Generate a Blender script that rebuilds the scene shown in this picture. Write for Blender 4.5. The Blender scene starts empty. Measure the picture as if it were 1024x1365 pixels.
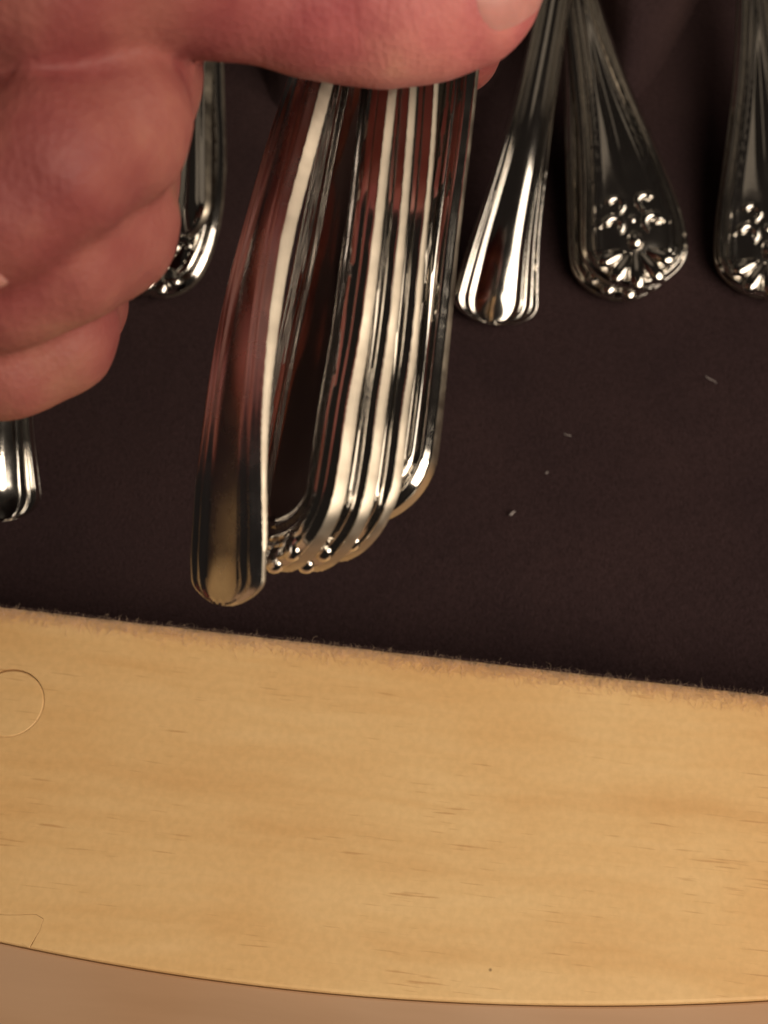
import bpy, bmesh, math, random
import numpy as np
from mathutils import Vector

random.seed(7)
rng = np.random.default_rng(11)
scene = bpy.context.scene
COL = scene.collection
MM = 0.001

# ------------------------------------------------------------------ camera
TILT = math.radians(25.0)          # camera looks down into the chest, leaning forward
CAM_H = 242.0                      # mm above the felt floor
FPX = 2000.0                       # focal length in pixels of the 1024 x 1365 photograph
cam = bpy.data.cameras.new('camera')
cam.sensor_fit = 'VERTICAL'
cam.sensor_height = 24.0
cam.lens = FPX / 1365.0 * 24.0
cam.clip_start = 0.005
cam.clip_end = 20.0
cam.dof.use_dof = True
cam.dof.focus_distance = 0.203
cam.dof.aperture_fstop = 20.0
cam_ob = bpy.data.objects.new('camera', cam)
cam_ob.location = (0, 0, CAM_H * MM)
cam_ob.rotation_euler = (TILT, 0, 0)
COL.objects.link(cam_ob)
scene.camera = cam_ob

# ------------------------------------------------------------------ light
world = bpy.data.worlds.new('World')
scene.world = world
world.use_nodes = True
bg = world.node_tree.nodes['Background']
bg.inputs[0].default_value = (1.0, 0.80, 0.66, 1)
bg.inputs[1].default_value = 0.014


def area_lamp(name, loc, target, size, power, color):
    l = bpy.data.lights.new(name, 'AREA')
    l.shape = 'DISK'
    l.size = size
    l.energy = power
    l.color = color
    o = bpy.data.objects.new(name, l)
    o.location = loc
    d = Vector(target) - Vector(loc)
    o.rotation_euler = d.to_track_quat('-Z', 'Y').to_euler()
    COL.objects.link(o)
    return o


area_lamp('room_lamp', (0.52, -0.08, 0.47), (0.0, 0.06, 0.03), 0.54, 2.9, (1.0, 0.85, 0.68))
area_lamp('overhead_lamp', (0.28, -0.22, 0.47), (0.0, 0.04, 0.03), 0.36, 2.15, (1.0, 0.85, 0.68))
area_lamp('added_back_light', (0.05, 0.80, 1.05), (0.0, 0.10, 0.0), 0.75, 0.22, (1.0, 0.82, 0.62))  # unseen light added behind the chest for soft streaks on the handle stems

scene.view_settings.view_transform = 'Standard'
scene.view_settings.look = 'None'
scene.view_settings.exposure = 0.0
scene.view_settings.gamma = 1.0
scene.view_settings.use_curve_mapping = False

# ------------------------------------------------------------------ geometry helpers
R_ = np.array([1.0, 0, 0])
U_ = np.array([0, math.cos(TILT), math.sin(TILT)])
F_ = np.array([0, math.sin(TILT), -math.cos(TILT)])
C_ = np.array([0, 0, CAM_H])


def P(px, py, depth):
    """world point (mm) seen at a photograph pixel, at a given distance along the view axis"""
    return C_ + R_ * (px - 512) / FPX * depth - U_ * (py - 682.5) / FPX * depth + F_ * depth


def Pz(px, py, z):
    d = R_ * (px - 512) / FPX - U_ * (py - 682.5) / FPX + F_
    return C_ + d * ((z - CAM_H) / d[2])


def camdir(x, y, z):
    v = R_ * x + U_ * y - F_ * z
    return v / np.linalg.norm(v)


def mesh_object(name, verts, faces, mat, parent=None, origin=None, smooth=True, mats=None, mat_idx=None, sharp=None):
    verts = np.asarray(verts, float)
    if origin is None:
        origin = np.array([verts[:, 0].mean(), verts[:, 1].mean(), verts[:, 2].min()])
    origin = np.asarray(origin, float)
    me = bpy.data.meshes.new(name)
    me.from_pydata(((verts - origin) * MM).tolist(), [], [list(map(int, f)) for f in faces])
    if mats:
        for m in mats:
            me.materials.append(m)
        if mat_idx is not None:
            me.polygons.foreach_set('material_index', np.asarray(mat_idx, dtype=np.int32))
    else:
        me.materials.append(mat)
    if smooth:
        me.polygons.foreach_set('use_smooth', np.ones(len(me.polygons), dtype=bool))
        if sharp:
            me.set_sharp_from_angle(angle=math.radians(sharp))
    me.update()
    o = bpy.data.objects.new(name, me)
    COL.objects.link(o)
    if parent is not None:
        o.parent = parent
        o.location = Vector(origin * MM) - parent.location
    else:
        o.location = Vector(origin * MM)
    return o


def empty(name, loc):
    o = bpy.data.objects.new(name, None)
    o.empty_display_size = 0.01
    o.location = Vector(np.asarray(loc) * MM)
    COL.objects.link(o)
    return o


def tag(o, label, cat, group=None):
    o['label'] = label
    o['category'] = cat
    if group:
        o['group'] = group
    return o


def structure(o):
    o['kind'] = 'structure'
    return o


# ------------------------------------------------------------------ materials
def new_mat(name):
    m = bpy.data.materials.new(name)
    m.use_nodes = True
    nt = m.node_tree
    b = nt.nodes['Principled BSDF']
    return m, nt, b


def N(nt, typ, **kw):
    n = nt.nodes.new(typ)
    for k, v in kw.items():
        if k in n.inputs:
            n.inputs[k].default_value = v
        else:
            setattr(n, k, v)
    return n


def ramp(nt, stops):
    r = nt.nodes.new('ShaderNodeValToRGB')
    e = r.color_ramp.elements
    while len(e) < len(stops):
        e.new(0.5)
    for el, (p, c) in zip(e, stops):
        el.position = p
        el.color = c if len(c) == 4 else (*c, 1)
    return r


def coords(nt, scale, rot=(0, 0, 0)):
    tc = nt.nodes.new('ShaderNodeTexCoord')
    mp = nt.nodes.new('ShaderNodeMapping')
    mp.inputs['Scale'].default_value = scale
    mp.inputs['Rotation'].default_value = rot
    nt.links.new(tc.outputs['Object'], mp.inputs[0])
    return mp


def mix_col(nt, fac, a, b, mode='MIX'):
    m = nt.nodes.new('ShaderNodeMix')
    m.data_type = 'RGBA'
    m.blend_type = mode
    for sock, v in ((m.inputs['Factor'], fac), (m.inputs['A'], a), (m.inputs['B'], b)):
        pass
    fi, ai, bi = m.inputs[0], m.inputs[6], m.inputs[7]
    for s, v in ((fi, fac), (ai, a), (bi, b)):
        if hasattr(v, 'is_output'):
            nt.links.new(v, s)
        elif isinstance(v, (int, float)):
            s.default_value = v
        else:
            s.default_value = (*v, 1) if len(v) == 3 else v
    return m.outputs[2]


def bump(nt, height, strength, dist, prev=None):
    b = nt.nodes.new('ShaderNodeBump')
    b.inputs['Strength'].default_value = strength
    b.inputs['Distance'].default_value = dist
    nt.links.new(height, b.inputs['Height'])
    if prev is not None:
        nt.links.new(prev, b.inputs['Normal'])
    return b.outputs[0]


def mat_silver(name, rough, base=(0.75, 0.715, 0.665), blotch=0.0):
    m, nt, b = new_mat(name)
    b.inputs['Metallic'].default_value = 1.0
    mp = coords(nt, (1, 1, 1))
    n = N(nt, 'ShaderNodeTexNoise', Scale=160.0, Detail=5.0, Roughness=0.6)
    nt.links.new(mp.outputs[0], n.inputs['Vector'])
    r = ramp(nt, [(0.3, (rough * 0.7,) * 3), (0.7, (rough * 1.5,) * 3)])
    nt.links.new(n.outputs['Fac'], r.inputs[0])
    nt.links.new(r.outputs[0], b.inputs['Roughness'])
    n2 = N(nt, 'ShaderNodeTexNoise', Scale=420.0 if blotch else 90.0, Detail=4.0)
    nt.links.new(mp.outputs[0], n2.inputs['Vector'])
    dk = tuple(c * (0.88 if blotch else 0.9) for c in base)
    r2 = ramp(nt, [(0.35, dk), (0.62, base)])
    nt.links.new(n2.outputs['Fac'], r2.inputs[0])
    nt.links.new(r2.outputs[0], b.inputs['Base Color'])
    n3 = N(nt, 'ShaderNodeTexNoise', Scale=700.0, Detail=3.0)
    nt.links.new(mp.outputs[0], n3.inputs['Vector'])
    nt.links.new(bump(nt, n3.outputs['Fac'], 0.06 if blotch else 0.03, 0.0002), b.inputs['Normal'])
    return m


M_SILVER = mat_silver('polished_silver', 0.095)
M_SATIN = mat_silver('satin_silver', 0.22, (0.72, 0.71, 0.72))
M_EDGE = mat_silver('brushed_silver_edge', 0.42, (0.53, 0.47, 0.385), 1.0)


def mat_felt(name, base, sheen=0.25):
    m, nt, b = new_mat(name)
    mp = coords(nt, (1, 1, 1))
    n1 = N(nt, 'ShaderNodeTexNoise', Scale=1500.0, Detail=4.0, Roughness=0.7)
    n2 = N(nt, 'ShaderNodeTexNoise', Scale=45.0, Detail=4.0)
    for n in (n1, n2):
        nt.links.new(mp.outputs[0], n.inputs['Vector'])
    r1 = ramp(nt, [(0.3, tuple(c * 0.68 for c in base)), (0.72, tuple(c * 1.36 for c in base))])
    nt.links.new(n1.outputs['Fac'], r1.inputs[0])
    r2 = ramp(nt, [(0.3, (0.8, 0.8, 0.82)), (0.7, (1.1, 1.08, 1.05))])
    nt.links.new(n2.outputs['Fac'], r2.inputs[0])
    c = mix_col(nt, 1.0, r1.outputs[0], r2.outputs[0], 'MULTIPLY')
    nt.links.new(c, b.inputs['Base Color'])
    b.inputs['Roughness'].default_value = 1.0
    b.inputs['Specular IOR Level'].default_value = 0.1
    b.inputs['Sheen Weight'].default_value = sheen
    b.inputs['Sheen Roughness'].default_value = 0.5
    b.inputs['Sheen Tint'].default_value = (0.35, 0.2, 0.17, 1)
    v = N(nt, 'ShaderNodeTexNoise', Scale=2600.0, Detail=2.0)
    nt.links.new(mp.outputs[0], v.inputs['Vector'])
    nt.links.new(bump(nt, v.outputs['Fac'], 0.7, 0.0006), b.inputs['Normal'])
    return m


M_FELT = mat_felt('brown_felt', (0.033, 0.0195, 0.0215))


def mat_wood(name, base, dark, pale, rot, pores=True):
    m, nt, b = new_mat(name)
    # grain runs along the board
    mp = coords(nt, (1, 1, 1), (0, 0, rot))
    st = nt.nodes.new('ShaderNodeMapping')
    st.inputs['Scale'].default_value = (14, 150, 150)
    nt.links.new(mp.outputs[0], st.inputs[0])
    warp = N(nt, 'ShaderNodeTexNoise', Scale=22.0, Detail=3.0)
    nt.links.new(mp.outputs[0], warp.inputs['Vector'])
    add = nt.nodes.new('ShaderNodeVectorMath')
    add.operation = 'MULTIPLY_ADD'
    nt.links.new(warp.outputs['Color'], add.inputs[0])
    add.inputs[1].default_value = (0.6, 0.9, 0.9)
    nt.links.new(st.outputs[0], add.inputs[2])
    g = N(nt, 'ShaderNodeTexNoise', Scale=1.0, Detail=5.0, Roughness=0.6)
    nt.links.new(add.outputs[0], g.inputs['Vector'])
    r = ramp(nt, [(0.28, dark), (0.5, base), (0.75, pale)])
    nt.links.new(g.outputs['Fac'], r.inputs[0])
    col = r.outputs[0]
    big = N(nt, 'ShaderNodeTexNoise', Scale=28.0, Detail=2.0)
    nt.links.new(mp.outputs[0], big.inputs['Vector'])
    rb = ramp(nt, [(0.3, (0.96, 0.87, 0.76)), (0.7, (1.03, 1.03, 1.02))])
    nt.links.new(big.outputs['Fac'], rb.inputs[0])
    col = mix_col(nt, 1.0, col, rb.outputs[0], 'MULTIPLY')
    h = g.outputs['Fac']
    if pores:
        # short open pores: thin stretched dashes gathered in patches
        pm = nt.nodes.new('ShaderNodeMapping')
        pm.inputs['Scale'].default_value = (150, 2600, 300)
        pm.inputs['Rotation'].default_value = (0, 0, 0.035)
        nt.links.new(mp.outputs[0], pm.inputs[0])
        pn = N(nt, 'ShaderNodeTexNoise', Scale=1.0, Detail=1.5)
        nt.links.new(pm.outputs[0], pn.inputs['Vector'])
        patch = N(nt, 'ShaderNodeTexNoise', Scale=75.0, Detail=2.0)
        nt.links.new(mp.outputs[0], patch.inputs['Vector'])
        sub = nt.nodes.new('ShaderNodeMath')
        sub.operation = 'MULTIPLY_ADD'
        nt.links.new(patch.outputs['Fac'], sub.inputs[0])
        sub.inputs[1].default_value = 0.42
        nt.links.new(pn.outputs['Fac'], sub.inputs[2])
        pr = ramp(nt, [(0.893, (0, 0, 0)), (1.01, (0.6, 0.6, 0.6))])
        nt.links.new(sub.outputs[0], pr.inputs[0])
        col = mix_col(nt, pr.outputs[0], col, tuple(c * f for c, f in zip(dark, (0.72, 0.6, 0.52))))
        # a few tiny dark specks
        vs = N(nt, 'ShaderNodeTexVoronoi', Scale=95.0)
        nt.links.new(mp.outputs[0], vs.inputs['Vector'])
        vr = ramp(nt, [(0.012, (0.8, 0.8, 0.8)), (0.032, (0, 0, 0))])
        nt.links.new(vs.outputs['Distance'], vr.inputs[0])
        sep = nt.nodes.new('ShaderNodeSeparateColor')
        nt.links.new(vs.outputs['Color'], sep.inputs[0])
        gate = nt.nodes.new('ShaderNodeMath')
        gate.operation = 'LESS_THAN'
        nt.links.new(sep.outputs[0], gate.inputs[0])
        gate.inputs[1].default_value = 0.45
        mul = nt.nodes.new('ShaderNodeMath')
        mul.operation = 'MULTIPLY'
        nt.links.new(gate.outputs[0], mul.inputs[0])
        nt.links.new(vr.outputs[0], mul.inputs[1])
        col = mix_col(nt, mul.outputs[0], col, (0.10, 0.045, 0.015))
        # fine fleck
        fn = N(nt, 'ShaderNodeTexNoise', Scale=900.0, Detail=2.0)
        nt.links.new(mp.outputs[0], fn.inputs['Vector'])
        fr = ramp(nt, [(0.35, (0.965, 0.96, 0.95)), (0.65, (1.03, 1.03, 1.03))])
        nt.links.new(fn.outputs['Fac'], fr.inputs[0])
        col = mix_col(nt, 1.0, col, fr.outputs[0], 'MULTIPLY')
    nt.links.new(col, b.inputs['Base Color'])
    b.inputs['Roughness'].default_value = 0.52
    b.inputs['Specular IOR Level'].default_value = 0.35
    nt.links.new(bump(nt, h, 0.15, 0.0003), b.inputs['Normal'])
    return m


ROT = math.radians(6.5)
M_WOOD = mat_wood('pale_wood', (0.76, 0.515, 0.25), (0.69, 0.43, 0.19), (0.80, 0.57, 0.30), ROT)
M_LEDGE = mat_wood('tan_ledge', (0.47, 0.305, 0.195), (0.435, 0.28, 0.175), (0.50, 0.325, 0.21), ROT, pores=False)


def mat_skin():
    m, nt, b = new_mat('skin')
    mp = coords(nt, (1, 1, 1))
    n = N(nt, 'ShaderNodeTexNoise', Scale=48.0, Detail=5.0, Roughness=0.55)
    nt.links.new(mp.outputs[0], n.inputs['Vector'])
    r = ramp(nt, [(0.30, (0.17, 0.030, 0.034)), (0.46, (0.24, 0.062, 0.058)), (0.58, (0.30, 0.10, 0.082)), (0.72, (0.37, 0.17, 0.115))])
    nt.links.new(n.outputs['Fac'], r.inputs[0])
    # thumb end: naturally paler pink skin, plus extra light painted into the colour
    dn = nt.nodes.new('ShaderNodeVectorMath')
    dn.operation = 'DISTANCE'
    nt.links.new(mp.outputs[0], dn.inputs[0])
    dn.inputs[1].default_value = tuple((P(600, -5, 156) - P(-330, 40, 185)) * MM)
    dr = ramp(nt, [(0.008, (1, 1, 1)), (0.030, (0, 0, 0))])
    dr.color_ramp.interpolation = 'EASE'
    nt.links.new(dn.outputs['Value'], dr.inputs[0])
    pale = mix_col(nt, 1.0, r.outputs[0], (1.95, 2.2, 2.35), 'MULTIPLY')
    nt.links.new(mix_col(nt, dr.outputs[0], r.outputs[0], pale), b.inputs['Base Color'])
    b.inputs['Subsurface Weight'].default_value = 0.2
    b.inputs['Subsurface Radius'].default_value = (1.0, 0.35, 0.2)
    b.inputs['Subsurface Scale'].default_value = 0.0016
    b.inputs['Roughness'].default_value = 0.58
    b.inputs['Specular IOR Level'].default_value = 0.28
    v = N(nt, 'ShaderNodeTexVoronoi', Scale=1300.0)
    nt.links.new(mp.outputs[0], v.inputs['Vector'])
    v2 = N(nt, 'ShaderNodeTexNoise', Scale=260.0, Detail=4.0)
    nt.links.new(mp.outputs[0], v2.inputs['Vector'])
    lm = coords(nt, (1500, 260, 260))
    ln_ = N(nt, 'ShaderNodeTexNoise', Scale=1.0, Detail=3.0)
    nt.links.new(lm.outputs[0], ln_.inputs['Vector'])
    b0 = bump(nt, ln_.outputs['Fac'], 0.22, 0.0004)
    b1 = bump(nt, v.outputs['Distance'], 0.25, 0.0003, b0)
    nt.links.new(bump(nt, v2.outputs['Fac'], 0.18, 0.0006, b1), b.inputs['Normal'])
    return m


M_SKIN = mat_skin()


def simple(name, col, rough, spec=0.5, sss=0.0):
    m, nt, b = new_mat(name)
    n = N(nt, 'ShaderNodeTexNoise', Scale=300.0, Detail=3.0)
    mp = coords(nt, (1, 1, 1))
    nt.links.new(mp.outputs[0], n.inputs['Vector'])
    r = ramp(nt, [(0.3, tuple(c * 0.85 for c in col)), (0.7, tuple(min(1, c * 1.12) for c in col))])
    nt.links.new(n.outputs['Fac'], r.inputs[0])
    nt.links.new(r.outputs[0], b.inputs['Base Color'])
    b.inputs['Roughness'].default_value = rough
    b.inputs['Specular IOR Level'].default_value = spec
    if sss:
        b.inputs['Subsurface Weight'].default_value = sss
        b.inputs['Subsurface Scale'].default_value = 0.002
    return m


M_NAIL = simple('nail', (0.50, 0.225, 0.20), 0.3, 0.5, 0.3)
M_LINT = simple('lint', (0.33, 0.29, 0.28), 0.9, 0.1)
M_FUZZ = simple('felt_fibre', (0.055, 0.030, 0.028), 0.9, 0.1)
M_FUZZ_PALE = simple('pale_fibre', (0.78, 0.57, 0.40), 0.9, 0.1)

# ------------------------------------------------------------------ setting: chest rim, ledge, felt
RIM_Z = 21.0
inA, inB = Pz(0, 809, RIM_Z), Pz(1024, 927, RIM_Z)
along = (inB - inA) / np.linalg.norm(inB - inA)
back = np.array([-along[1], along[0], 0.0])          # towards the inside of the chest


def edge_pt(t):
    """t in mm along the inner edge of the rim, measured from the left of the picture"""
    return inA + along * t


front_px = [(0, 1255), (120, 1279), (250, 1301), (380, 1317), (500, 1328), (640, 1336), (800, 1340), (920, 1338), (1024, 1332)]
fr = np.array([Pz(x, y, RIM_Z) for x, y in front_px])
# continue the bow of the front edge to both sides
ft = (fr - inA) @ along
fo = -((fr - inA) @ back)                              # width of the board at t
co = np.polyfit(ft, fo, 2)


def board_w(t):
    # the bow follows the fitted curve in view and runs on straight beyond it
    tc = np.clip(t, -45.0, 185.0)
    return np.polyval(co, tc) + np.polyval(np.polyder(co), tc) * (t - tc) * 0.6


ts = np.linspace(-330, 440, 161)
plug_c = Pz(12, 937, RIM_Z)
plug_r = 47.5 / FPX * float((plug_c - C_) @ F_)
# inlaid repair piece on the front edge at the left
patch_px = [(-70, 1210), (-25, 1217), (10, 1220), (48, 1219), (58, 1225), (53, 1240), (39, 1262)]
pp = np.array([Pz(x, y, RIM_Z) for x, y in patch_px])
pt = (pp - inA) @ along
po = -((pp - inA) @ back)
t_right = pt[-1]
po[-1] = board_w(pt[-1])
po[0] = board_w(pt[0])
# board outline (t, o)
outl = [(-120.0, 0.0)]
front_t = [t for t in ts]
poly = [(t, 0.0) for t in ts] + [(t, board_w(t)) for t in ts[::-1] if t > t_right + 0.5]
GAP = 0.035
notch = [(a + (GAP if i > 3 else 0), b - (GAP if 0 < i < 6 else 0)) for i, (a, b) in enumerate(zip(pt, po))]
poly += [(notch[-1][0], board_w(notch[-1][0]))] + notch[-2:0:-1] + [(pt[0] - GAP, board_w(pt[0] - GAP))]
poly += [(t, board_w(t)) for t in ts[::-1] if t < pt[0] - 0.6]


def slab(name, poly, hole, z_top, z_bot, mat, parent=None, bev=0.5):
    """flat board with an outline in (t, o) board coordinates, an optional round hole and eased edges"""
    bm = bmesh.new()

    def to3(t, o, z):
        p = inA + along * t - back * o
        return Vector((p[0], p[1], z)) * MM
    pts = np.array(poly)
    # inward offset for an eased top edge
    nx = np.roll(pts, -1, 0) - np.roll(pts, 1, 0)
    nl = np.stack([-nx[:, 1], nx[:, 0]], 1)
    nl /= np.linalg.norm(nl, axis=1)[:, None] + 1e-9
    area = 0.5 * np.sum(pts[:, 0] * np.roll(pts[:, 1], -1) - np.roll(pts[:, 0], -1) * pts[:, 1])
    if area < 0:
        nl = -nl
    bev = np.broadcast_to(np.asarray(bev, float), (len(pts),))
    top = pts + nl * bev[:, None]
    loops = [[bm.verts.new(to3(a, b, z_top)) for a, b in top],
             [bm.verts.new(to3(a, b, z_top - e_ * 0.3)) for (a, b), e_ in zip(pts + nl * bev[:, None] * 0.3, bev)],
             [bm.verts.new(to3(a, b, z_top - e_)) for (a, b), e_ in zip(pts, bev)],
             [bm.verts.new(to3(a, b, z_bot)) for a, b in pts]]
    n = len(pts)
    for la, lb in zip(loops[:-1], loops[1:]):
        for i in range(n):
            j = (i + 1) % n
            bm.faces.new((la[i], la[j], lb[j], lb[i]))
    edges = [bm.edges.get((loops[0][i], loops[0][(i + 1) % n])) for i in range(n)]
    if hole is not None:
        hc, hr = hole
        k = 64
        h0 = [bm.verts.new(Vector((hc[0] + hr * math.cos(a), hc[1] + hr * math.sin(a), z_top)) * MM) for a in np.linspace(0, 2 * math.pi, k, endpoint=False)]
        h1 = [bm.verts.new(Vector((v.co.x, v.co.y, (z_top - 3) * MM))) for v in h0]
        for i in range(k):
            j = (i + 1) % k
            bm.faces.new((h0[i], h0[j], h1[j], h1[i]))
        bm.faces.new(h1)
        edges += [bm.edges.get((h0[i], h0[(i + 1) % k])) for i in range(k)]
    bmesh.ops.triangle_fill(bm, use_beauty=True, use_dissolve=False, edges=edges, normal=(0, 0, 1))
    bmesh.ops.recalc_face_normals(bm, faces=bm.faces[:])
    me = bpy.data.meshes.new(name)
    bm.to_mesh(me)
    bm.free()
    me.materials.append(mat)
    o = bpy.data.objects.new(name, me)
    COL.objects.link(o)
    if parent is not None:
        o.parent = parent
    return o


chest = empty('wooden_chest', (0, 0, 0))
tag(chest, 'pale wooden chest front rail with a round plug and bowed front edge', 'chest')
bevs = []
for a, b in poly:
    on_front = b > 1 and abs(b - board_w(a)) < 1e-6
    bevs.append(0.12 if b < 1 else 0.55 if on_front else 0.03)
slab('rim_board', poly, (plug_c, plug_r), RIM_Z, 2.0, M_WOOD, chest, bevs)
# plug filling the screw hole
k = 64
v, f = [], []
rings = [(0.0, 0.02), (plug_r - 1.2, 0.02), (plug_r - 0.35, 0.0), (plug_r - 0.14, -0.2), (plug_r - 0.14, -2.5)]
for r, dz in rings[1:]:
    for a in np.linspace(0, 2 * math.pi, k, endpoint=False):
        v.append((plug_c[0] + r * math.cos(a) + 0.06, plug_c[1] + r * math.sin(a) - 0.05, RIM_Z + dz))
f.append(list(range(k)))
for q in range(3):
    for i in range(k):
        j = (i + 1) % k
        f.append((q * k + i, q * k + k + i, q * k + k + j, q * k + j))
mesh_object('plug', v, f, M_WOOD, chest, sharp=40)
# the inlaid repair piece
patch_poly = list(zip(pt, po)) + [(t, board_w(t)) for t in np.linspace(pt[-1], pt[0], 12)[1:-1]]
slab('repair_piece', patch_poly, None, RIM_Z - 0.02, 3.0, M_WOOD, chest, [0.03 if i < len(pt) else 0.5 for i in range(len(patch_poly))])

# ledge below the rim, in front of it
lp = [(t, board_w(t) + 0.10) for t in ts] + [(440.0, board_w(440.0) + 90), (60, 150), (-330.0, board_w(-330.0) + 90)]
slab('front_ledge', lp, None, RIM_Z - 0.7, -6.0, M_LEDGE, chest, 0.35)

# felt floor: one gently uneven sheet from the rim to the back of the chest
gx, gy = np.meshgrid(np.linspace(-420, 420, 161), np.linspace(-6, 330, 101))
w = 0.35 * np.sin(gx * 0.031 + 1.2) * np.cos(gy * 0.027) + 0.25 * np.sin(gx * 0.07 + gy * 0.05)
org = edge_pt(0)


def sheet(X, Y, Z):
    n0, n1 = X.shape
    vv = np.stack([X.ravel(), Y.ravel(), Z.ravel()], 1)
    i = np.arange(n0 * n1).reshape(n0, n1)
    ff = np.stack([i[:-1, :-1].ravel(), i[:-1, 1:].ravel(), i[1:, 1:].ravel(), i[1:, :-1].ravel()], 1)
    return vv, ff


fx = org[0] + along[0] * (gx + 10) + back[0] * gy
fy = org[1] + along[1] * (gx + 10) + back[1] * gy
vv, ff = sheet(fx, fy, w * 0.6)
structure(mesh_object('felt_floor', vv, ff, M_FELT))

# felt lining that stands against the inside of the rim
ln_v, ln_f = [], []
for t in np.linspace(-325, 435, 180):
    jig = rng.normal(0, 0.10)
    prof = [(-0.05, -1.0), (-0.05 + jig * 0.3, RIM_Z + 0.03), (0.12, RIM_Z + 0.03), (0.25, RIM_Z + 0.02), (0.40, RIM_Z), (0.45, -1.0)]
    for o, z in prof:
        p = edge_pt(t) + back * o
        ln_v.append((p[0], p[1], z))
for i in range(179):
    for q in range(5):
        a = i * 6 + q
        ln_f.append((a, a + 1, a + 7, a + 6))
structure(mesh_object('felt_lining', ln_v, ln_f, M_FELT, smooth=False))

# raised felt rack at the back with slots for the handles
X, Y = np.meshgrid(np.linspace(-150, 170, 161), np.linspace(180, 330, 91))
slots = [(35.0, 9.0), (77.0, 17.0), (-36.0, 10.0), (-84.0, 12.0), (118.0, 12.0)]
y0 = np.full_like(X, 199.0)
for xs, sg in slots:
    y0 = np.maximum(y0, 199.0 + 46.0 * np.exp(-(np.abs(X - xs - (Y - 215) * 0.10) / sg) ** 2.2))
y0 += 2.0 * np.sin(X * 0.11)
s = np.clip((Y - y0) / 17.0, 0, 1)
Z = -1.5 + 17.0 * (s * s * (3 - 2 * s)) + 0.5 * np.sin(X * 0.2) * s
vv, ff = sheet(X, Y, Z)
structure(mesh_object('felt_rack', vv, ff, M_FELT))


# fibres of the felt that stray over the rim
def fibres(name, n, mat, lo, hi, rad, off, spread, lift):
    V, Fc = [], []
    for _ in range(n):
        t = random.uniform(-25, 150)
        sh = random.gauss(off, spread)
        base = edge_pt(t) + back * (sh if off > 0 else min(sh, -0.2))
        base[2] = RIM_Z + random.uniform(0.02, lift)
        L = random.uniform(lo, hi)
        ang = random.gauss(-1.57, 0.75)
        d = along * math.cos(ang) + back * math.sin(ang)
        curl = random.gauss(0, 0.55)
        p = base.copy()
        seg = 4
        b0 = len(V)
        for q in range(seg + 1):
            side = np.array([-d[1], d[0], 0.0])
            rr = rad * (1 - 0.6 * q / seg)
            V += [p + side * rr, p - side * rr, p + np.array([0, 0, rr * 1.6])]
            ca, sa = math.cos(curl), math.sin(curl)
            d = np.array([d[0] * ca - d[1] * sa, d[0] * sa + d[1] * ca, 0])
            p = p + d * L / seg + np.array([0, 0, random.gauss(0, 0.06)])
            p[2] = max(p[2], RIM_Z + 0.03)
        for q in range(seg):
            a = b0 + q * 3
            for e in range(3):
                Fc.append((a + e, a + (e + 1) % 3, a + 3 + (e + 1) % 3, a + 3 + e))
    o = mesh_object(name, V, Fc, mat)
    o['kind'] = 'stuff'
    o['label'] = 'fine felt fibres straying over the inner edge of the wood'
    o['category'] = 'fibres'
    return o


fibres('felt_fuzz', 3800, M_FUZZ, 0.25, 0.9, 0.014, 0.02, 0.14, 0.15)
fibres('pale_fuzz', 9000, M_FUZZ_PALE, 0.5, 1.9, 0.014, -0.5, 0.8, 0.2)


# ------------------------------------------------------------------ cutlery
def catmull(pts, n=240):
    """smooth curve through unevenly spaced points (cubic Hermite over chord length)"""
    pts = np.asarray(pts, float)
    t = np.concatenate([[0], np.cumsum(np.linalg.norm(np.diff(pts, axis=0), axis=1))])
    d = np.diff(pts, axis=0) / np.diff(t)[:, None]
    h = np.diff(t)[:, None]
    m = np.vstack([d[:1], (d[:-1] * h[1:] + d[1:] * h[:-1]) / (h[1:] + h[:-1]), d[-1:]])
    x = np.linspace(0, t[-1], n)
    i = np.clip(np.searchsorted(t, x, side='right') - 1, 0, len(d) - 1)
    hh = h[i]
    q = (x - t[i])[:, None] / hh
    c = ((2 * q ** 3 - 3 * q ** 2 + 1) * pts[i] + (q ** 3 - 2 * q ** 2 + q) * hh * m[i]
         + (-2 * q ** 3 + 3 * q ** 2) * pts[i + 1] + (q ** 3 - q ** 2) * hh * m[i + 1])
    s = np.concatenate([[0], np.cumsum(np.linalg.norm(np.diff(c, axis=0), axis=1))])
    return c, s


class Frame:
    """maps handle coordinates (u along, y across, z out of the face), in mm, to the world"""
    def __init__(self, pts, nhint):
        self.c, self.s = catmull(pts)
        T = np.gradient(self.c, axis=0)
        T /= np.linalg.norm(T, axis=1)[:, None]
        k = 21
        ker = np.ones(k) / k
        T = np.stack([np.convolve(np.pad(T[:, i], k // 2, mode='edge'), ker, 'valid') for i in range(3)], 1)
        T /= np.linalg.norm(T, axis=1)[:, None]
        nh = np.asarray(nhint, float)
        if nh.ndim == 2:
            nh = nh[0] + (nh[1] - nh[0]) * np.linspace(0, 1, len(T))[:, None]
        Nn = nh - T * np.sum(T * nh, axis=1)[:, None]
        Nn /= np.linalg.norm(Nn, axis=1)[:, None]
        self.T, self.N, self.W = T, Nn, np.cross(T, Nn)
        self.L = self.s[-1]

    def map(self, u, y, z):
        u = np.asarray(u, float)
        f = lambda A: np.stack([np.interp(u, self.s, A[:, i]) for i in range(3)], -1)
        ext = np.minimum(u, 0)[..., None]
        return f(self.c) + f(self.T) * ext + f(self.W) * np.asarray(y)[..., None] + f(self.N) * np.asarray(z)[..., None]


def sstep(a, b, x):
    t = np.clip((x - a) / (b - a), 0, 1)
    return t * t * (3 - 2 * t)


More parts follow.
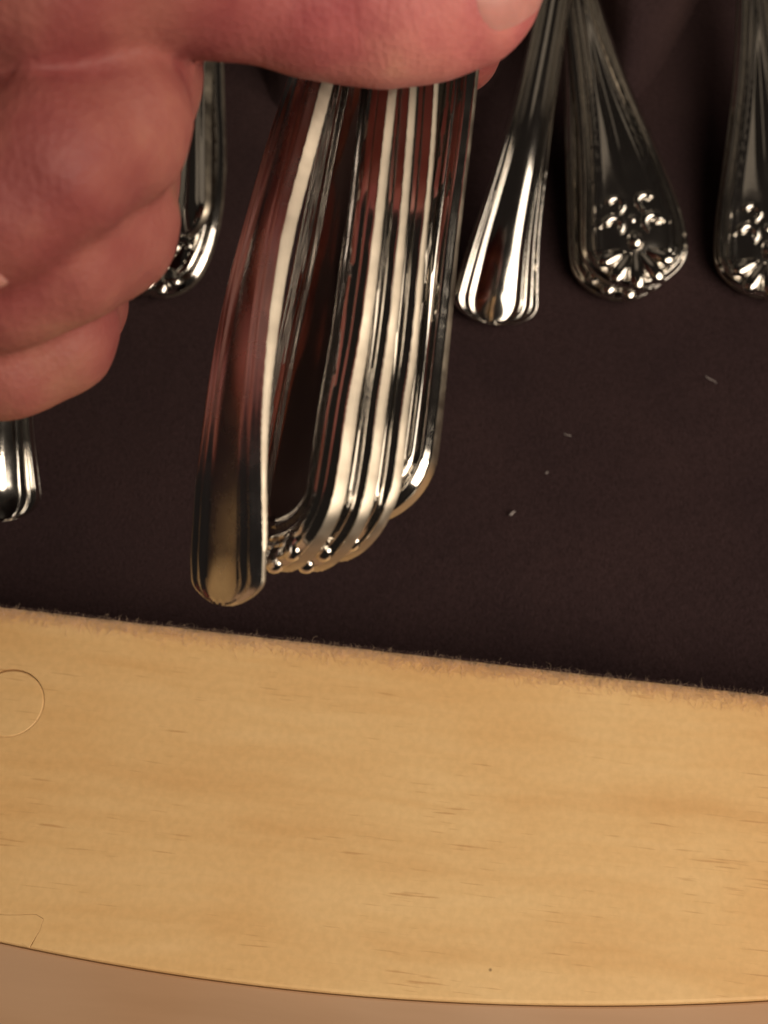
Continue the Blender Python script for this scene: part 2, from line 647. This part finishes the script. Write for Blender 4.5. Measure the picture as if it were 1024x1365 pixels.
def profile(kind, u, W0):
    if kind == 'blunt':
        body = 0.34 * W0 + 0.66 * W0 * np.exp(-(np.maximum(u - 2, 0) / 27.0) ** 1.25)
        a, e = 4.8, 2.0
    elif kind == 'wide':
        body = 0.40 * W0 + 0.60 * W0 * np.exp(-(np.maximum(u - 10, 0) / 66.0) ** 1.7)
        a, e = 8.5, 2.0
    elif kind == 'shell':
        body = 0.25 * W0 + 0.75 * W0 * np.exp(-(np.maximum(u - 10, 0) / 33.0) ** 1.4)
        a, e = 8.5, 2.0
    else:
        body = 0.40 * W0 + 0.60 * W0 * np.exp(-(np.maximum(u - 2, 0) / 42.0) ** 1.4)
        a, e = 2.8, 2.3
    q = np.clip(1 - u / a, 0, 1)
    return body * np.maximum(1 - q ** e, 0) ** (1 / (1.75 if kind == 'shell' else 2.1))


def build_handle(fr, kind, W0, thick, thick_tip=None, dish=False, nu=160, nv=91):
    L = fr.L
    sl = np.linspace(0, 1, nu)
    u1 = L * (0.25 * sl + 0.75 * sl ** 2) * 1.0
    u1 = np.where(sl < 0.35, u1 * (sl / 0.35) ** 0.8, u1)
    u1 = np.maximum.accumulate(u1)
    v1 = np.sin(np.linspace(-1, 1, nv) * math.pi / 2 * 0.92) / math.sin(math.pi / 2 * 0.92)
    U, V = np.meshgrid(u1, v1, indexing='ij')
    HW = profile(kind, U, W0)
    Y = HW * V
    # distance to the outline
    ou = np.concatenate([np.linspace(0, 6, 160) ** 1.0, np.linspace(6, L, 260)])
    oh = profile(kind, ou, W0)
    D = np.full(U.shape, 1e9)
    for su, sy in ((ou, oh), (ou, -oh)):
        for a in range(0, len(su), 60):
            dd = (U[..., None] - su[a:a + 60]) ** 2 + (Y[..., None] - sy[a:a + 60]) ** 2
            D = np.minimum(D, np.sqrt(dd.min(-1)))
    fade = sstep(1.2, 3.6, HW) if kind not in ('plain', 'blunt') else sstep(1.0, 4.0, HW)
    th = thick * np.ones_like(U) if thick_tip is None else thick_tip + (thick - thick_tip) * sstep(2, 46, U)
    if kind not in ('plain', 'blunt'):
        front = 0.25 * (1 - V ** 2)
        front += 0.50 * np.exp(-((D - 0.95) / 0.42) ** 2)
        front += 0.58 * fade * np.exp(-((D - 2.35) / 0.42) ** 2)
        front += 0.30 * fade * np.exp(-((D - 3.45) / 0.30) ** 2)
        front -= 0.34 * fade * np.exp(-((D - 1.65) / 0.25) ** 2)
        if not dish:
            front += 0.55 * np.exp(-(Y / 0.9) ** 2) * sstep(18, 30, U)
        front += (-0.25 if dish else 0.55) * sstep(3.6, 8.5, D) * fade
        if dish:
            front += 0.35 * fade * np.exp(-((D - 5.2) / 0.55) ** 2)
    else:
        av = np.abs(V)
        if kind == 'blunt':
            c = np.where(av < 0.50, 0.25 + 0.95 * (1 - (av / 0.5) ** 2), 0.0)
        else:
            c = np.where(av < 0.46, 0.75 * np.sqrt(np.maximum(1 - (av / 0.52) ** 2, 0.0)), 0.0)
        r1 = 0.85 * np.exp(-((av - 0.60) / 0.080) ** 2)
        r2 = 0.75 * np.exp(-((av - 0.84) / 0.080) ** 2)
        front = np.maximum(c, 0.12) * 0.9 + r1 + r2
        front = front * (0.32 + 0.68 * sstep(0, 6, U))
    round_ = 0.30 * np.exp(-(D / 0.30) ** 2)
    ZF = th / 2 + front - round_
    ZB = -th / 2 - 0.35 * (1 - V ** 2) * fade + 0.25 * np.exp(-(D / 0.30) ** 2)
    Uo = U.copy()
    if kind == 'plain' and dish:
        notch = 0.8 * sstep(0.45, 0.70, np.abs(V))
        Uo = U + notch * np.exp(-U / 5.0) * (1 - np.exp(-U / 0.7))
    PF, PB = fr.map(Uo, Y, ZF), fr.map(Uo, Y, ZB)
    verts = np.vstack([PF.reshape(-1, 3), PB.reshape(-1, 3)])
    iF = np.arange(nu * nv).reshape(nu, nv)
    iB = iF + nu * nv
    faces, mi = [], []
    q = np.stack([iF[:-1, :-1].ravel(), iF[1:, :-1].ravel(), iF[1:, 1:].ravel(), iF[:-1, 1:].ravel()], 1)
    q2 = np.stack([iB[:-1, :-1].ravel(), iB[:-1, 1:].ravel(), iB[1:, 1:].ravel(), iB[1:, :-1].ravel()], 1)
    faces += q.tolist() + q2.tolist()
    mi += [0] * (len(q) + len(q2))
    # side wall, softly swollen at mid thickness
    for side, col in ((-1, 0), (1, nv - 1)):
        mid = fr.map(Uo[:, col], Y[:, col] + side * 0.10 * np.minimum(HW[:, col] / 2, 1), (ZF[:, col] + ZB[:, col]) / 2)
        b0 = len(verts)
        verts = np.vstack([verts, mid])
        for i in range(nu - 1):
            a, b, c, d = iF[i, col], iF[i + 1, col], b0 + i, b0 + i + 1
            e, g = iB[i, col], iB[i + 1, col]
            if side > 0:
                faces += [(a, b, d, c), (c, d, g, e)]
            else:
                faces += [(b, a, c, d), (d, c, e, g)]
            mi += [1, 1]
    # close the tip row (the grid collapses to a line there) and the neck
    faces.append([iF[-1, j] for j in range(nv)] + [iB[-1, j] for j in range(nv - 1, -1, -1)])
    mi.append(1)
    return verts, faces, mi


def blob(fr, u, y, z, lu, ly, lz, ang, taper=0.0, nu=14, nv=10):
    th = np.linspace(0, math.pi, nv)
    ph = np.linspace(0, 2 * math.pi, nu, endpoint=False)
    TH, PH = np.meshgrid(th, ph, indexing='ij')
    a = -np.cos(TH)
    rr = np.sin(TH) * (1 + taper * a)
    b, c = rr * np.cos(PH), rr * np.sin(PH)
    A, B, Cc = a * lu, b * ly, c * lz
    ca, sa = math.cos(ang), math.sin(ang)
    Ur, Yr = A * ca - B * sa, A * sa + B * ca
    V = fr.map(u + Ur, y + Yr, z + Cc).reshape(-1, 3)
    i = np.arange(nu * nv).reshape(nv, nu)
    j = np.roll(i, -1, 1)
    F = np.stack([i[:-1].ravel(), j[:-1].ravel(), j[1:].ravel(), i[1:].ravel()], 1).tolist()
    return V, F


def hook(fr, u, y, z, r, tube, a0, a1, n=14, m=8):
    A = np.linspace(a0, a1, n)
    Bq = np.linspace(0, 2 * math.pi, m, endpoint=False)
    AA, BB = np.meshgrid(A, Bq, indexing='ij')
    tt = tube * (0.45 + 0.55 * np.sin(np.linspace(0.15, 1, n) * math.pi / 1.25))[:, None]
    rr = r * np.linspace(1.0, 0.62, n)[:, None] + tt * np.cos(BB)
    V = fr.map(u + rr * np.cos(AA), y + rr * np.sin(AA), z + tt * 0.9 * np.sin(BB)).reshape(-1, 3)
    i = np.arange(n * m).reshape(n, m)
    j = np.roll(i, -1, 1)
    F = np.stack([i[:-1].ravel(), j[:-1].ravel(), j[1:].ravel(), i[1:].ravel()], 1).tolist()
    F += [list(i[0]), list(i[-1])]
    return V, F


def cutlery(kind, pts, nhint, label, group=None, W0=10.0, thick=2.6, thick_tip=None, name='cutlery_piece', ornate=True, dish=False):
    fr = Frame(pts, nhint)
    root = empty(name, fr.c[0])
    tag(root, label, 'cutlery', group)
    v, f, mi = build_handle(fr, kind, W0, thick, thick_tip, dish)
    mesh_object('handle', v, f, None, root, origin=fr.c[0], mats=[M_SATIN if (kind == 'plain') else M_SILVER, M_EDGE], mat_idx=mi, sharp=42)
    if kind not in ('plain', 'blunt'):
        z0 = (thick if thick_tip is None else thick_tip) / 2
        k = W0 / 10.0
        for a in ((-64, -32, 0, 32, 64) if ornate else (-30, 0, 30)):
            ar = math.radians(a)
            if ornate:
                rc, lw, lh = 4.9 * k, 1.62 * k, 1.25
                ln = (4.2 if a == 0 else 3.9 if abs(a) < 40 else 3.2) * k
            else:
                rc, lw, lh, ln = 6.9 * k, 1.3 * k, 1.0, 1.9 * k
            V, F = blob(fr, 8.2 * k - rc * math.cos(ar), rc * math.sin(ar), z0 + 0.15, ln, lw, lh, math.pi - ar, 0.42)
            mesh_object('shell_flute', V, F, M_SILVER, root)
        if ornate:
            V, F = blob(fr, 9.0 * k, 0, z0 + 0.35, 2.1 * k, 1.7 * k, 1.6, 0)
            mesh_object('bud', V, F, M_SILVER, root)
        for sgn in ((-1, 1) if ornate else ()):
            V, F = hook(fr, 12.4 * k, sgn * 3.9 * k, z0 + 0.55, 2.0 * k, 1.05 * k, -sgn * 2.6, sgn * 1.5)
            mesh_object('scroll', V, F, M_SILVER, root)
            V, F = hook(fr, 16.6 * k, sgn * 3.0 * k, z0 + 0.55, 1.9 * k, 0.95 * k, -sgn * 2.8, sgn * 1.2)
            mesh_object('scroll', V, F, M_SILVER, root)
        for q in range(1 if ornate else 0):
            V, F = blob(fr, (13.5 + q * 3.1) * k, 0, z0 + 0.45, 1.25 * k, (0.75 - 0.12 * q) * k, 0.7, 0)
            mesh_object('bead', V, F, M_SILVER, root)
    return root


HELD = 'cutlery pinched in the hand'
REST = 'cutlery resting in the felt lined chest'


def spine_from_edge(edge_px, depths, n, W0, kind):
    """centre line of a held handle from where its near edge runs"""
    pts = np.array([P(x, y, d) for (x, y), d in zip(edge_px, depths)])
    c, s = catmull(pts)
    T = (pts[-1] - pts[0]) / np.linalg.norm(pts[-1] - pts[0])
    n = np.asarray(n, float)
    n = n.mean(0) if n.ndim == 2 else n
    Nn = n - T * (T @ n)
    Nn /= np.linalg.norm(Nn)
    W = np.cross(T, Nn)
    out = []
    for p in pts:
        u = np.linalg.norm(p - pts[0]) + (5.5 if kind == 'plain' else 8.0)
        hw = float(profile(kind, np.array([u]), W0)[0])
        out.append(p - W * hw)
    out = np.array(out)
    # tip lies a little beyond the last point of the straight edge
    d0 = (out[0] - out[2]) / np.linalg.norm(out[0] - out[2])
    return np.vstack([out[0] + d0 * (5.5 if kind == 'plain' else 8.0), out]), W


def held(kind, edge_px, depths, n, label, W0=9.6, thick=2.9, thick_tip=None):
    pts, W = spine_from_edge(edge_px, depths, n, W0, kind)
    return cutlery(kind, pts, n, label, HELD, W0, thick, thick_tip, ornate=False, dish=True)


n_face = camdir(-0.86, 0.0, 0.51)
# the plain one on the left shows its ribbed back
held('plain', [(349, 735), (350, 620), (357, 500), (377, 350), (404, 230), (436, 110), (475, -20), (520, -160)],
     [163, 164, 166, 169, 172, 174, 177, 180], (camdir(-0.80, -0.34, 0.50), camdir(-0.88, 0.10, 0.47)),
     'plain ribbed silver handle at the left of the held bunch', W0=9.2, thick=1.9, thick_tip=0.9)
held('wide', [(453, 652), (463, 590), (476, 500), (497, 350), (516, 180), (527, 80), (541, -40), (556, -160)],
     [163, 164, 166, 168, 171, 173, 176, 179], n_face,
     'silver handle with dark face exposed next to the plain ribbed one in the hand', W0=10.8, thick=1.6, thick_tip=2.0)
held('wide', [(493, 652), (503, 590), (514, 500), (531, 350), (546, 180), (553, 80), (562, -40), (572, -160)],
     [165, 166, 168, 170, 173, 175, 178, 181], n_face,
     'middle silver handle of the held bunch, only its edge showing', W0=10.6, thick=1.45, thick_tip=1.8)
held('wide', [(529, 640), (537, 580), (547, 500), (561, 350), (577, 180), (583, 80), (590, -40), (597, -160)],
     [167, 168, 170, 172, 175, 177, 180, 183], camdir(-0.84, 0.0, 0.54),
     'silver handle second from the right in the held bunch, edge on', W0=10.2, thick=1.15, thick_tip=1.6)
held('wide', [(580, 606), (587, 550), (597, 450), (612, 300), (627, 180), (638, 80), (650, -40), (662, -160)],
     [170, 171, 173, 175, 177, 179, 182, 185], camdir(-0.52, 0.02, 0.85),
     'grooved silver handle at the right of the held bunch with its face showing', thick=1.2, thick_tip=2.0)

UP = np.array([0, -0.12, 1.0])


def rest(kind, px, zs, n, label, W0=10.0, thick=2.2, thick_tip=1.6):
    pts = [Pz(x, y, z) for (x, y), z in zip(px, zs)]
    return cutlery(kind, pts, n, label, REST, W0, thick, thick_tip)


rest('shell', [(849, 386), (842, 300), (822, 200), (797, 100), (774, 0), (752, -110)], [5.2, 8.3, 11.3, 13.5, 15.5, 18], UP,
     'upper of two nested shell tipped handles on the felt')
rest('shell', [(838, 400), (821, 300), (800, 200), (783, 100), (768, 0), (755, -110)], [1.8, 4.9, 7.9, 10, 12, 14.5], UP,
     'lower of two nested shell tipped handles on the felt', W0=9.8)
rest('blunt', [(655, 432), (672, 330), (696, 220), (718, 110), (738, 0), (755, -110)], [2.4, 9.0, 14.6, 18.5, 21, 23], np.array([-0.02, -0.15, 1.0]),
     'plain ribbed handle with a blunt end lying beside the shell tipped pair', W0=8.2, thick_tip=1.4)
rest('shell', [(1026, 398), (1021, 300), (1016, 200), (1011, 100), (1006, 0), (1001, -110)], [1.5, 5.5, 8.5, 10.5, 12.5, 15], np.array([-0.05, -0.12, 1.0]),
     'shell tipped handle cut off by the right edge of the photo')
rest('shell', [(196, 392), (232, 322), (256, 235), (268, 130), (276, 20), (283, -100)], [1.5, 6.0, 9.5, 12.0, 14, 16], np.array([-0.22, -0.10, 0.95]),
     'shell tipped handle peeking out from behind the curled fingers', W0=8.4)
rest('blunt', [(258, 312), (263, 230), (268, 120), (272, 20), (276, -80)], [15, 16, 17.5, 19, 21], np.array([-0.8, -0.1, 0.6]),
     'dark slim handle mostly hidden behind the hand, standing on edge', W0=5.0)
rest('blunt', [(0, 694), (0, 600), (4, 480), (10, 340), (16, 200)], [10, 17, 27, 38, 48], np.array([0.36, -0.33, 0.88]),
     'plain bright handle end below the little finger at the left edge', W0=7.0, thick_tip=1.4)

# ------------------------------------------------------------------ hand
SEG = []        # (point a, radius a, point b, radius b, group)


def chain(group, pts):
    q = [(P(x, y, d), r) for x, y, d, r in pts]
    for (a, ra), (b, rb) in zip(q[:-1], q[1:]):
        SEG.append((a, ra, b, rb, group))


chain('thumb', [(626, -16, 162, 7.9), (585, -14, 161.5, 9.0), (520, -14, 161, 9.9), (430, -26, 160, 9.9), (300, -46, 156, 9.1), (180, -64, 149, 9.6), (40, -62, 145, 12.0), (-120, -50, 149, 15.8), (-330, -10, 172, 21.0)])
chain('index', [(597, 55, 197, 7.5), (520, 36, 200, 8.0), (400, -2, 206, 8.2), (240, -44, 212, 8.8), (60, -70, 212, 9.0), (-120, -60, 205, 10.0), (-300, 0, 195, 14.0)])
chain('middle', [(-52, 325, 150, 7.0), (-10, 268, 147, 8.0), (60, 214, 147, 8.5), (138, 166, 152.5, 8.5), (160, 104, 163, 8.6), (156, 20, 180, 8.7), (60, -10, 196, 9.0), (-150, 40, 200, 11.0), (-300, 70, 195, 16.0)])
chain('ring', [(-70, 400, 158, 6.8), (0, 365, 156, 7.7), (70, 330, 156, 8.1), (132, 298, 162, 8.2), (140, 230, 176, 8.4), (60, 170, 194, 8.6), (-140, 160, 202, 11.0), (-300, 150, 196, 16.0)])
chain('little', [(-80, 500, 168, 6.2), (0, 472, 166, 7.0), (68, 443, 168, 7.1), (84, 400, 178, 7.2), (20, 330, 192, 7.6), (-140, 260, 202, 10.0), (-300, 220, 198, 16.0)])
SEG.append((P(-330, 40, 185), 24.0, P(-360, 190, 190), 20.0, 'palm'))
SEG.append((P(-340, 60, 186), 25.0, P(-760, 20, 192), 22.0, 'palm'))
SEG.append((P(-760, 20, 192), 22.0, P(-1500, -60, 200), 27.0, 'palm'))


def smin(a, b, k):
    h = np.clip(0.5 + 0.5 * (b - a) / k, 0, 1)
    return b + (a - b) * h - k * h * (1 - h)


def sdf(Q):
    groups = {}
    for a, ra, b, rb, g in SEG:
        ba = b - a
        t = np.clip(((Q - a) @ ba) / (ba @ ba), 0, 1)
        d = np.linalg.norm(Q - a - t[..., None] * ba, axis=-1) - (ra + (rb - ra) * t)
        groups[g] = d if g not in groups else smin(groups[g], d, 2.2)
    out = groups['palm']
    for g in ('thumb', 'index', 'middle', 'ring', 'little'):
        # fingers stay separate where they only touch, and run into the palm softly
        out2 = smin(groups[g], groups['palm'], 9.0)
        out = out2 if g == 'thumb' else smin(out, out2, 0.35 if g in ('index', 'middle') else 1.2)
    # lines across the joints and slow unevenness of the flesh
    x, y, z = Q[..., 0], Q[..., 1], Q[..., 2]
    out = out + 0.16 * np.sin(x * 0.55 + y * 0.2) * np.sin(y * 0.47 + z * 0.3 + 1.0) + 0.07 * np.sin(x * 1.3 + z * 0.7) * np.sin(y * 1.1 - z)
    return out


pa = np.array([s_[0] for s_ in SEG] + [s_[2] for s_ in SEG])
ra = np.array([s_[1] for s_ in SEG] + [s_[3] for s_ in SEG])
lo = (pa - ra[:, None]).min(0) - 3
hi = (pa + ra[:, None]).max(0) + 3
xs = np.concatenate([np.arange(lo[0], -62, 3.2), np.arange(-62, hi[0], 0.85)])
ys = np.arange(lo[1], hi[1], 0.95)
zs = np.arange(lo[2], hi[2], 0.95)


def surface_net(xs, ys, zs, func):
    nx, ny, nz = len(xs), len(ys), len(zs)
    Fv = np.empty((nx, ny, nz))
    YY, ZZ = np.meshgrid(ys, zs, indexing='ij')
    for i in range(nx):
        Fv[i] = func(np.stack([np.full_like(YY, xs[i]), YY, ZZ], -1))
    ins = Fv < 0
    acc = np.zeros((nx - 1, ny - 1, nz - 1, 3))
    cnt = np.zeros((nx - 1, ny - 1, nz - 1))
    grid = [xs, ys, zs]
    quads = []
    sl = lambda a, n, off: slice(off, n - 1 + off) if a else None
    for ax in range(3):
        o1, o2 = [a for a in range(3) if a != ax]
        A = np.take(Fv, range(0, Fv.shape[ax] - 1), ax)
        B = np.take(Fv, range(1, Fv.shape[ax]), ax)
        ch = (A < 0) != (B < 0)
        idx = np.argwhere(ch)
        a, b = A[ch], B[ch]
        t = a / (a - b)
        pos = np.stack([grid[d][idx[:, d]] for d in range(3)], 1)
        pos[:, ax] += t * (grid[ax][idx[:, ax] + 1] - grid[ax][idx[:, ax]])
        cells = []
        for d1, d2 in ((0, 0), (-1, 0), (-1, -1), (0, -1)):
            c = idx.copy()
            c[:, o1] += d1
            c[:, o2] += d2
            cells.append(c)
        ok = np.ones(len(idx), bool)
        for c in cells:
            for d in range(3):
                ok &= (c[:, d] >= 0) & (c[:, d] < acc.shape[d])
        for c in cells:
            cc = c[ok]
            np.add.at(acc, (cc[:, 0], cc[:, 1], cc[:, 2]), pos[ok])
            np.add.at(cnt, (cc[:, 0], cc[:, 1], cc[:, 2]), 1)
        flip = (a < 0)[ok]
        if ax == 1:
            flip = ~flip
        quads.append(([c[ok] for c in cells], flip))
    used = cnt > 0
    ids = -np.ones(cnt.shape, int)
    ids[used] = np.arange(used.sum())
    V = acc[used] / cnt[used][:, None]
    Fc = []
    for cells, flip in quads:
        q = np.stack([ids[c[:, 0], c[:, 1], c[:, 2]] for c in cells], 1)
        q[~flip] = q[~flip][:, ::-1]
        Fc.append(q)
    return V, np.vstack(Fc)


hv, hf = surface_net(xs, ys, zs, sdf)
# relax the net a little
e = np.vstack([hf[:, [0, 1]], hf[:, [1, 2]], hf[:, [2, 3]], hf[:, [3, 0]]])
for _ in range(3):
    acc = np.zeros_like(hv)
    cn = np.zeros(len(hv))
    np.add.at(acc, e[:, 0], hv[e[:, 1]])
    np.add.at(cn, e[:, 0], 1)
    hv = hv * 0.5 + 0.5 * acc / cn[:, None]
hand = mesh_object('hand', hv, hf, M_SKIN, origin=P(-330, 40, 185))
tag(hand, 'hand pinching the bunch of silver handles between thumb and index finger', 'hand')


def nail(centre, axis, normal, length, width, n1=16, n2=15, lift=0.22):
    axis = axis / np.linalg.norm(axis)
    normal = normal - axis * (axis @ normal)
    normal /= np.linalg.norm(normal)
    lat = np.cross(axis, normal)
    V = []
    for i in range(n1):
        s_ = i / (n1 - 1)
        for j in range(n2):
            tt = (j / (n2 - 1)) * 2 - 1
            # rounded outline: half-moon at the root, soft free edge
            sh = 1 - 0.30 * max(0, 1 - s_ / 0.30) ** 2 - 0.22 * max(0, (s_ - 0.8) / 0.2) ** 2
            al = (s_ - 0.0) * length - 0.9 * tt * tt * (1 if s_ > 0.5 else -1) * abs(s_ - 0.5) * 2
            ang = tt * sh * width
            dr = normal * math.cos(ang) + lat * math.sin(ang)
            base = centre + axis * al
            a, b = 0.5, 16.0
            for _ in range(22):
                m = (a + b) / 2
                if sdf((base + dr * m)[None])[0] < 0:
                    a = m
                else:
                    b = m
            edge = max(abs(tt), abs(s_ * 2 - 1)) ** 6
            V.append(base + dr * (a + lift * (1 - 1.35 * edge)))
    F = [(i * n2 + j, i * n2 + j + 1, (i + 1) * n2 + j + 1, (i + 1) * n2 + j) for i in range(n1 - 1) for j in range(n2 - 1)]
    return V, F


ta = P(626, -16, 162) - P(540, -15, 161)
V, F = nail(P(604, -15, 162), ta, camdir(0, -0.06, 1.0), 12.0, 0.80)
mesh_object('fingernail', V, F, M_NAIL, hand)
ma = P(-52, 330, 150) - P(-10, 275, 147)
V, F = nail(P(-60, 205, 149.5), ma, camdir(0.62, -0.15, 0.75), 5.0, 0.36)
mesh_object('fingernail', V, F, M_NAIL, hand)

# ------------------------------------------------------------------ lint on the felt
lint = [(948, 506, 1.9, 0.16, -1.0, 'longest white lint thread on the felt towards the right edge'),
        (757, 580, 1.1, 0.16, -0.7, 'small lint speck on the felt near the middle of the photo'),
        (729, 630, 0.5, 0.20, 0.4, 'tiniest round lint speck on the open felt'),
        (683, 684, 1.0, 0.35, 0.3, 'bright lint crumb on the felt above the wood, right of the held bunch'),
        (398, 350, 1.3, 0.28, 2.6, 'pale lint speck in the gap beside the plain held handle'),
        (1006, 48, 0.7, 0.25, 0.9, 'tiny lint dot on dark felt in the upper right corner')]
for x, y, ln, rad, ang, lab in lint:
    c = Pz(x, y, 1.0 if y > 100 else 4.0)
    n, m = 7, 6
    V, F = [], []
    for i in range(n):
        s_ = i / (n - 1) * 2 - 1
        r = 0.8 * rad * math.sqrt(max(0.02, 1 - s_ * s_ * 0.9)) * random.uniform(0.7, 1.15)
        off = 0.18 * ln * math.sin(s_ * 2.0)
        for j in range(m):
            b = j / m * 2 * math.pi
            lx, ly = s_ * ln * 0.6, off + r * math.cos(b)
            V.append((c[0] + lx * math.cos(ang) - ly * math.sin(ang), c[1] + lx * math.sin(ang) + ly * math.cos(ang), c[2] + r * math.sin(b)))
    for i in range(n - 1):
        for j in range(m):
            F.append((i * m + j, i * m + (j + 1) % m, (i + 1) * m + (j + 1) % m, (i + 1) * m + j))
    F += [list(range(m)), list(range((n - 1) * m, n * m))]
    tag(mesh_object('lint_speck', V, F, M_LINT), lab, 'lint', 'lint specks on the felt')
